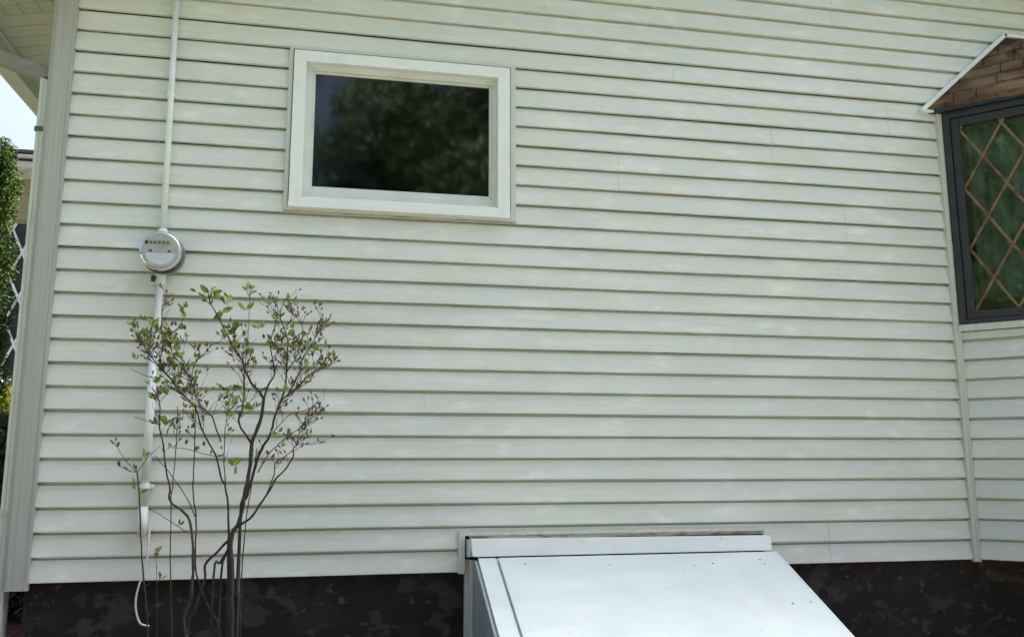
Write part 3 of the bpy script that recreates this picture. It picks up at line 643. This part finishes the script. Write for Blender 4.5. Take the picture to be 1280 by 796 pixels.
# leaves the photograph shows singly
LP = [(254, 363, 2, .026), (263, 368, 4, .038), (284, 380, 4, .044), (279, 388, 3, .036), (268, 398, 3, .03), (308, 386, 3, .036), (291, 414, 3, .034), (294, 418, 2, .03), (310, 432, 3, .034), (322, 411, 3, .028), (331, 410, 2, .026), (288, 437, 3, .028),
      (276, 397, 3, .026), (346, 400, 3, .024), (182, 402, 3, .026), (190, 408, 4, .028), (196, 414, 4, .028), (178, 428, 4, .028), (186, 418, 3, .026), (200, 424, 3, .024), (214, 428, 4, .028), (217, 436, 4, .028), (224, 447, 3, .028), (215, 446, 3, .024),
      (230, 393, 4, .026), (244, 437, 3, .026), (256, 434, 1, .02), (167, 450, 2, .024), (172, 432, 2, .024), (290, 505, 3, .034), (289, 520, 2, .028), (208, 532, 4, .036), (198, 528, 3, .028), (208, 545, 2, .028), (169, 608, 3, .026), (173, 616, 2, .022),
      (290, 582, 3, .032), (291, 590, 2, .024), (350, 541, 3, .024), (359, 541, 3, .024), (404, 458, 3, .026), (400, 452, 2, .02), (399, 440, 3, .022), (398, 425, 2, .02), (358, 420, 4, .026), (366, 424, 3, .022), (344, 425, 3, .022), (372, 434, 3, .022), (388, 430, 3, .022), (392, 437, 3, .022),
      (355, 488, 3, .024), (371, 452, 3, .022), (311, 510, 3, .024), (196, 694, 3, .02), (207, 490, 2, .022), (386, 444, 3, .022), (362, 434, 3, .022), (213, 560, 2, .02), (207, 562, 2, .02), (246, 466, 2, .018), (334, 431, 3, .02), (349, 433, 3, .02), (340, 437, 2, .02)]
for x, y, n, L in LP:
    for _ in range(n):
        p = at(x+random.uniform(-2.5, 2.5), y+random.uniform(-2, 3), 3.385+random.uniform(-.02, .02)); leaf(leaves, p, Vector((random.uniform(-.7, .7), random.uniform(-.5, .5), random.uniform(.1, 1))), L*random.uniform(1.0, 1.6), L*random.uniform(.48, .68))
for x, y in ((348, 423), (353, 426), (375, 431), (382, 437), (388, 427), (402, 420), (330, 423), (337, 424), (214, 407), (220, 407), (231, 412), (258, 433), (239, 477), (238, 484), (195, 498), (366, 431), (372, 428), (147, 558), (148, 582), (232, 555), (255, 557), (390, 445), (378, 441), (344, 434)):
    p = at(x, y, 3.38); d = Vector((random.uniform(-.4, .4), 0, 1)); buds.tube([p, p+d*.006, p+d*.013, p+d*.018], [.002, .0055, .005, .001], 6)
twigs.build('twigs', M['twig'], shrub, kind='stuff'); buds.build('buds', M['bud'], shrub, kind='stuff'); leaves.build('leaves', M['leaf'], shrub, kind='stuff')

# ------------------------------------------------------------------ left background
def leafcloud(mb, centres, n, size, flat=.6, seed=0):
    r = np.random.RandomState(seed); cs = np.array([c[:3] for c in centres]); rs = np.array([c[3:] for c in centres]); wts = rs.prod(1)**(2/3.); wts /= wts.sum()
    idx = r.choice(len(cs), n, p=wts); d = r.normal(size=(n, 3)); d /= np.linalg.norm(d, axis=1)[:, None]; rad = r.uniform(.45, 1.0, n)**.6
    P = cs[idx]+d*rs[idx]*rad[:, None]; a = r.normal(size=(n, 3)); a /= np.linalg.norm(a, axis=1)[:, None]; b = np.cross(a, r.normal(size=(n, 3))); b /= np.linalg.norm(b, axis=1)[:, None]
    s = size*r.uniform(.6, 1.3, n)[:, None]; V = np.stack([P-a*s, P+b*s*flat*.5, P+a*s, P-b*s*flat*.5], 1).reshape(-1, 3); k = len(mb.v)
    mb.v += [tuple(v) for v in V.tolist()]; mb.f += [(k+4*i, k+4*i+1, k+4*i+2, k+4*i+3) for i in range(n)]
def cedar():
    c = at(-40, 600, 7.2); t = empty('evergreen_tree', (c.x, 7.2, -.56), 'narrow green evergreen tree at the left edge beyond the downspout', 'tree')
    mb = MB(); topz = at(5, 186, 7.2).z; cs = []
    for i in range(150):
        h = random.random()**.8; z = -.35+(topz+.30)*h; rr = (.31 if z > at(5, 280, 7.2).z else .14)*(1-h**4.0)+.05; a = random.uniform(0, 6.28); q = rr*random.uniform(.2, .85)
        cs.append((c.x+.0+q*math.cos(a), 7.2+q*math.sin(a), z, .09, .09, .15))
    leafcloud(mb, cs, 60000, .017, .5, 3); mb.build('crown', M['dscale'], t)
    MB().tube([(c.x, 7.2, -.56), (c.x+.02, 7.2, 1.0), (c.x, 7.2, topz-.2)], [.07, .05, .015], 8).build('trunk', M['treebark'], t)
cedar()
def bush(name, label, x, y, Y, r, h, m, n, size, seed, flowers=False):
    c = at(x, y, Y); t = empty(name, (c.x, Y, -.56), label, 'shrub'); mb = MB(); cs = []
    rn = random.Random(seed)
    for i in range(40): a = rn.uniform(0, 6.28); q = r*rn.uniform(0, .8); z = -.45+h*rn.random(); cs.append((c.x+q*math.cos(a), Y+q*math.sin(a), z, r*.3, r*.3, h*.16))
    leafcloud(mb, cs, n, size, .6, seed); mb.build('foliage', m, t)
    st = MB()
    for i in range(9): a = rn.uniform(0, 6.28); st.tube([(c.x+.05*math.cos(a), Y+.05*math.sin(a), -.56), (c.x+r*.5*math.cos(a), Y+r*.5*math.sin(a), h*.55-.45)], [.012, .005], 6)
    st.build('stems', M['treebark'], t)
    if flowers:
        fl = MB(); leafcloud(fl, [(c.x+.12, Y-.02, at(10, 505, Y).z, .24, .2, .17)], 900, .028, .9, 5); fl.build('flowers', M['yellow'], t)
bush('yard_shrub', 'low dark green leafy shrub in the shade left of the corner post', -12, 600, 6.6, .45, 1.15, M['dkleaf'], 14000, .03, 11)
bush('flowering_shrub', 'shrub with yellow flowers between the evergreen tree and the corner post', 4, 560, 8.6, .5, 1.75, M['dkleaf'], 9000, .035, 12, True)
# neighbour's house
Yn = 12.0
nb = empty('neighbor_house', (-6.0, Yn, -.56), 'tan house with white fascia seen past the left corner of the siding', 'house')
zf = [at(36, v, Yn).z for v in (202, 205.5, 212, 226, 237, 276)]
mb = MB().box(-12, -1.0, Yn+.01, Yn+6, -.56, zf[5]); mb.box(-12, -1.0, Yn, Yn+.2, zf[5]+.002, zf[3]); mb.build('wall', M['tan'], nb)
mb = MB().box(-12.3, -.7, Yn-.50, Yn-.46, zf[3]+.02, zf[1]-.12); mb.box(-12.3, -.7, Yn-.60, Yn-.50, zf[2]-.02, zf[1]-.06); mb.box(-12.3, -.7, Yn-.46, Yn+.05, zf[3]+.01, zf[3]+.04); mb.build('fascia', M['nwhite'], nb, bevel=.01)
mb = MB().prism([(-12.4, 0), (-.6, 0), (-.6, .04), (-12.4, .04)], 0, 1, lambda x, y, z: (x, Yn-.62+y*4.0, zf[1]-.05+z+y*1.0)); mb.box(-12.3, -.7, Yn-.42, Yn+3, zf[3]+.05, zf[1]-.14); mb.build('roof', M['roof'], nb)
a, b = at(12, 280, Yn), at(52, 470, Yn)
mb = MB().box(a.x, a.x+1.35, Yn-.03, Yn+.008, b.z, a.z); mb.build('window', M['nglass'], nb); wn = bpy.data.objects[[o.name for o in nb.children if o.name.startswith('window')][0]]
lt = MB(); hw, hh = .135, .30
zc0 = at(28, 315, Yn-.05).z; xc0 = at(28, 315, Yn-.05).x
for sg in (1, -1):
    for j in range(-14, 15):
        x_a, x_b = a.x, a.x+1.35; zz = lambda x: zc0+j*2*hh+sg*hh/hw*(x-xc0)
        s1, s2 = xc0+(b.z-(zc0+j*2*hh))/(sg*hh/hw), xc0+(a.z-(zc0+j*2*hh))/(sg*hh/hw)
        lo_, hi_ = max(x_a, min(s1, s2)), min(x_b, max(s1, s2))
        if hi_-lo_ > .01:
            Lq = math.hypot(hi_-lo_, zz(hi_)-zz(lo_)); nx2, nz2 = -(zz(hi_)-zz(lo_))/Lq*.014, (hi_-lo_)/Lq*.014; yo = .005 if sg > 0 else .020
            lt.prism([(lo_-nx2, zz(lo_)-nz2), (hi_-nx2, zz(hi_)-nz2), (hi_+nx2, zz(hi_)+nz2), (lo_+nx2, zz(lo_)+nz2)], Yn-.05-yo, Yn-.045-yo+.008)
lt.build('lattice', M['lattice'], wn)

# ------------------------------------------------------------------ trees behind the viewer, seen mirrored in the window glass
def tree(x, y, h, r, seed, label):
    t = empty('garden_tree', (x, y, -.56), label, 'tree', None); rn = random.Random(seed); cs = []
    for i in range(130):
        u_ = rn.uniform(-1, 1); a = rn.uniform(0, 6.28); q = rn.uniform(.2, 1)**.5; k = math.sqrt(1-u_*u_)
        cs.append((x+r*q*k*math.cos(a), y+r*q*k*math.sin(a), h-r*1.1+r*1.15*q*u_, r*.24, r*.24, r*.18))
    mb = MB(); leafcloud(mb, cs, 90000 if r > 5.2 else 50000 if r > 4.5 else 25000, .10 if r > 5.2 else .10, .75, seed); mb.build('crown', M['treeleaf'], t)
    tk = MB().tube([(x, y, -.6), (x+.1, y, h*.3), (x, y+.1, h*.6), (x+.05, y, h*.85)], [r*.09, r*.07, r*.05, r*.02], 10)
    for c in cs[::5]: tk.tube([(x+.03, y, h*.4+rn.uniform(0, 1)), ((x+c[0])/2, (y+c[1])/2, (h*.5+c[2])/2+.2), c[:3]], [r*.035, r*.02, r*.008], 6)
    tk.build('trunk', M['treebark'], t, smooth=True)
tree(4.6, -13, 13.5, 5.3, 21, 'broad dark garden tree mirrored in the window over the cellar doors')
tree(-5.7, -16, 13.5, 4.7, 22, 'smaller garden tree mirrored at the left side of the window pane')
tree(-14.5, -11.5, 12.5, 5.2, 23, 'green garden tree mirrored in the diamond lattice bay window')
tree(-23, -15, 13.0, 5.6, 24, 'tall garden tree across the lawn from the bay window')
tree(12, -12, 10.5, 4.0, 25, 'leafy garden tree standing across the lawn to the right')
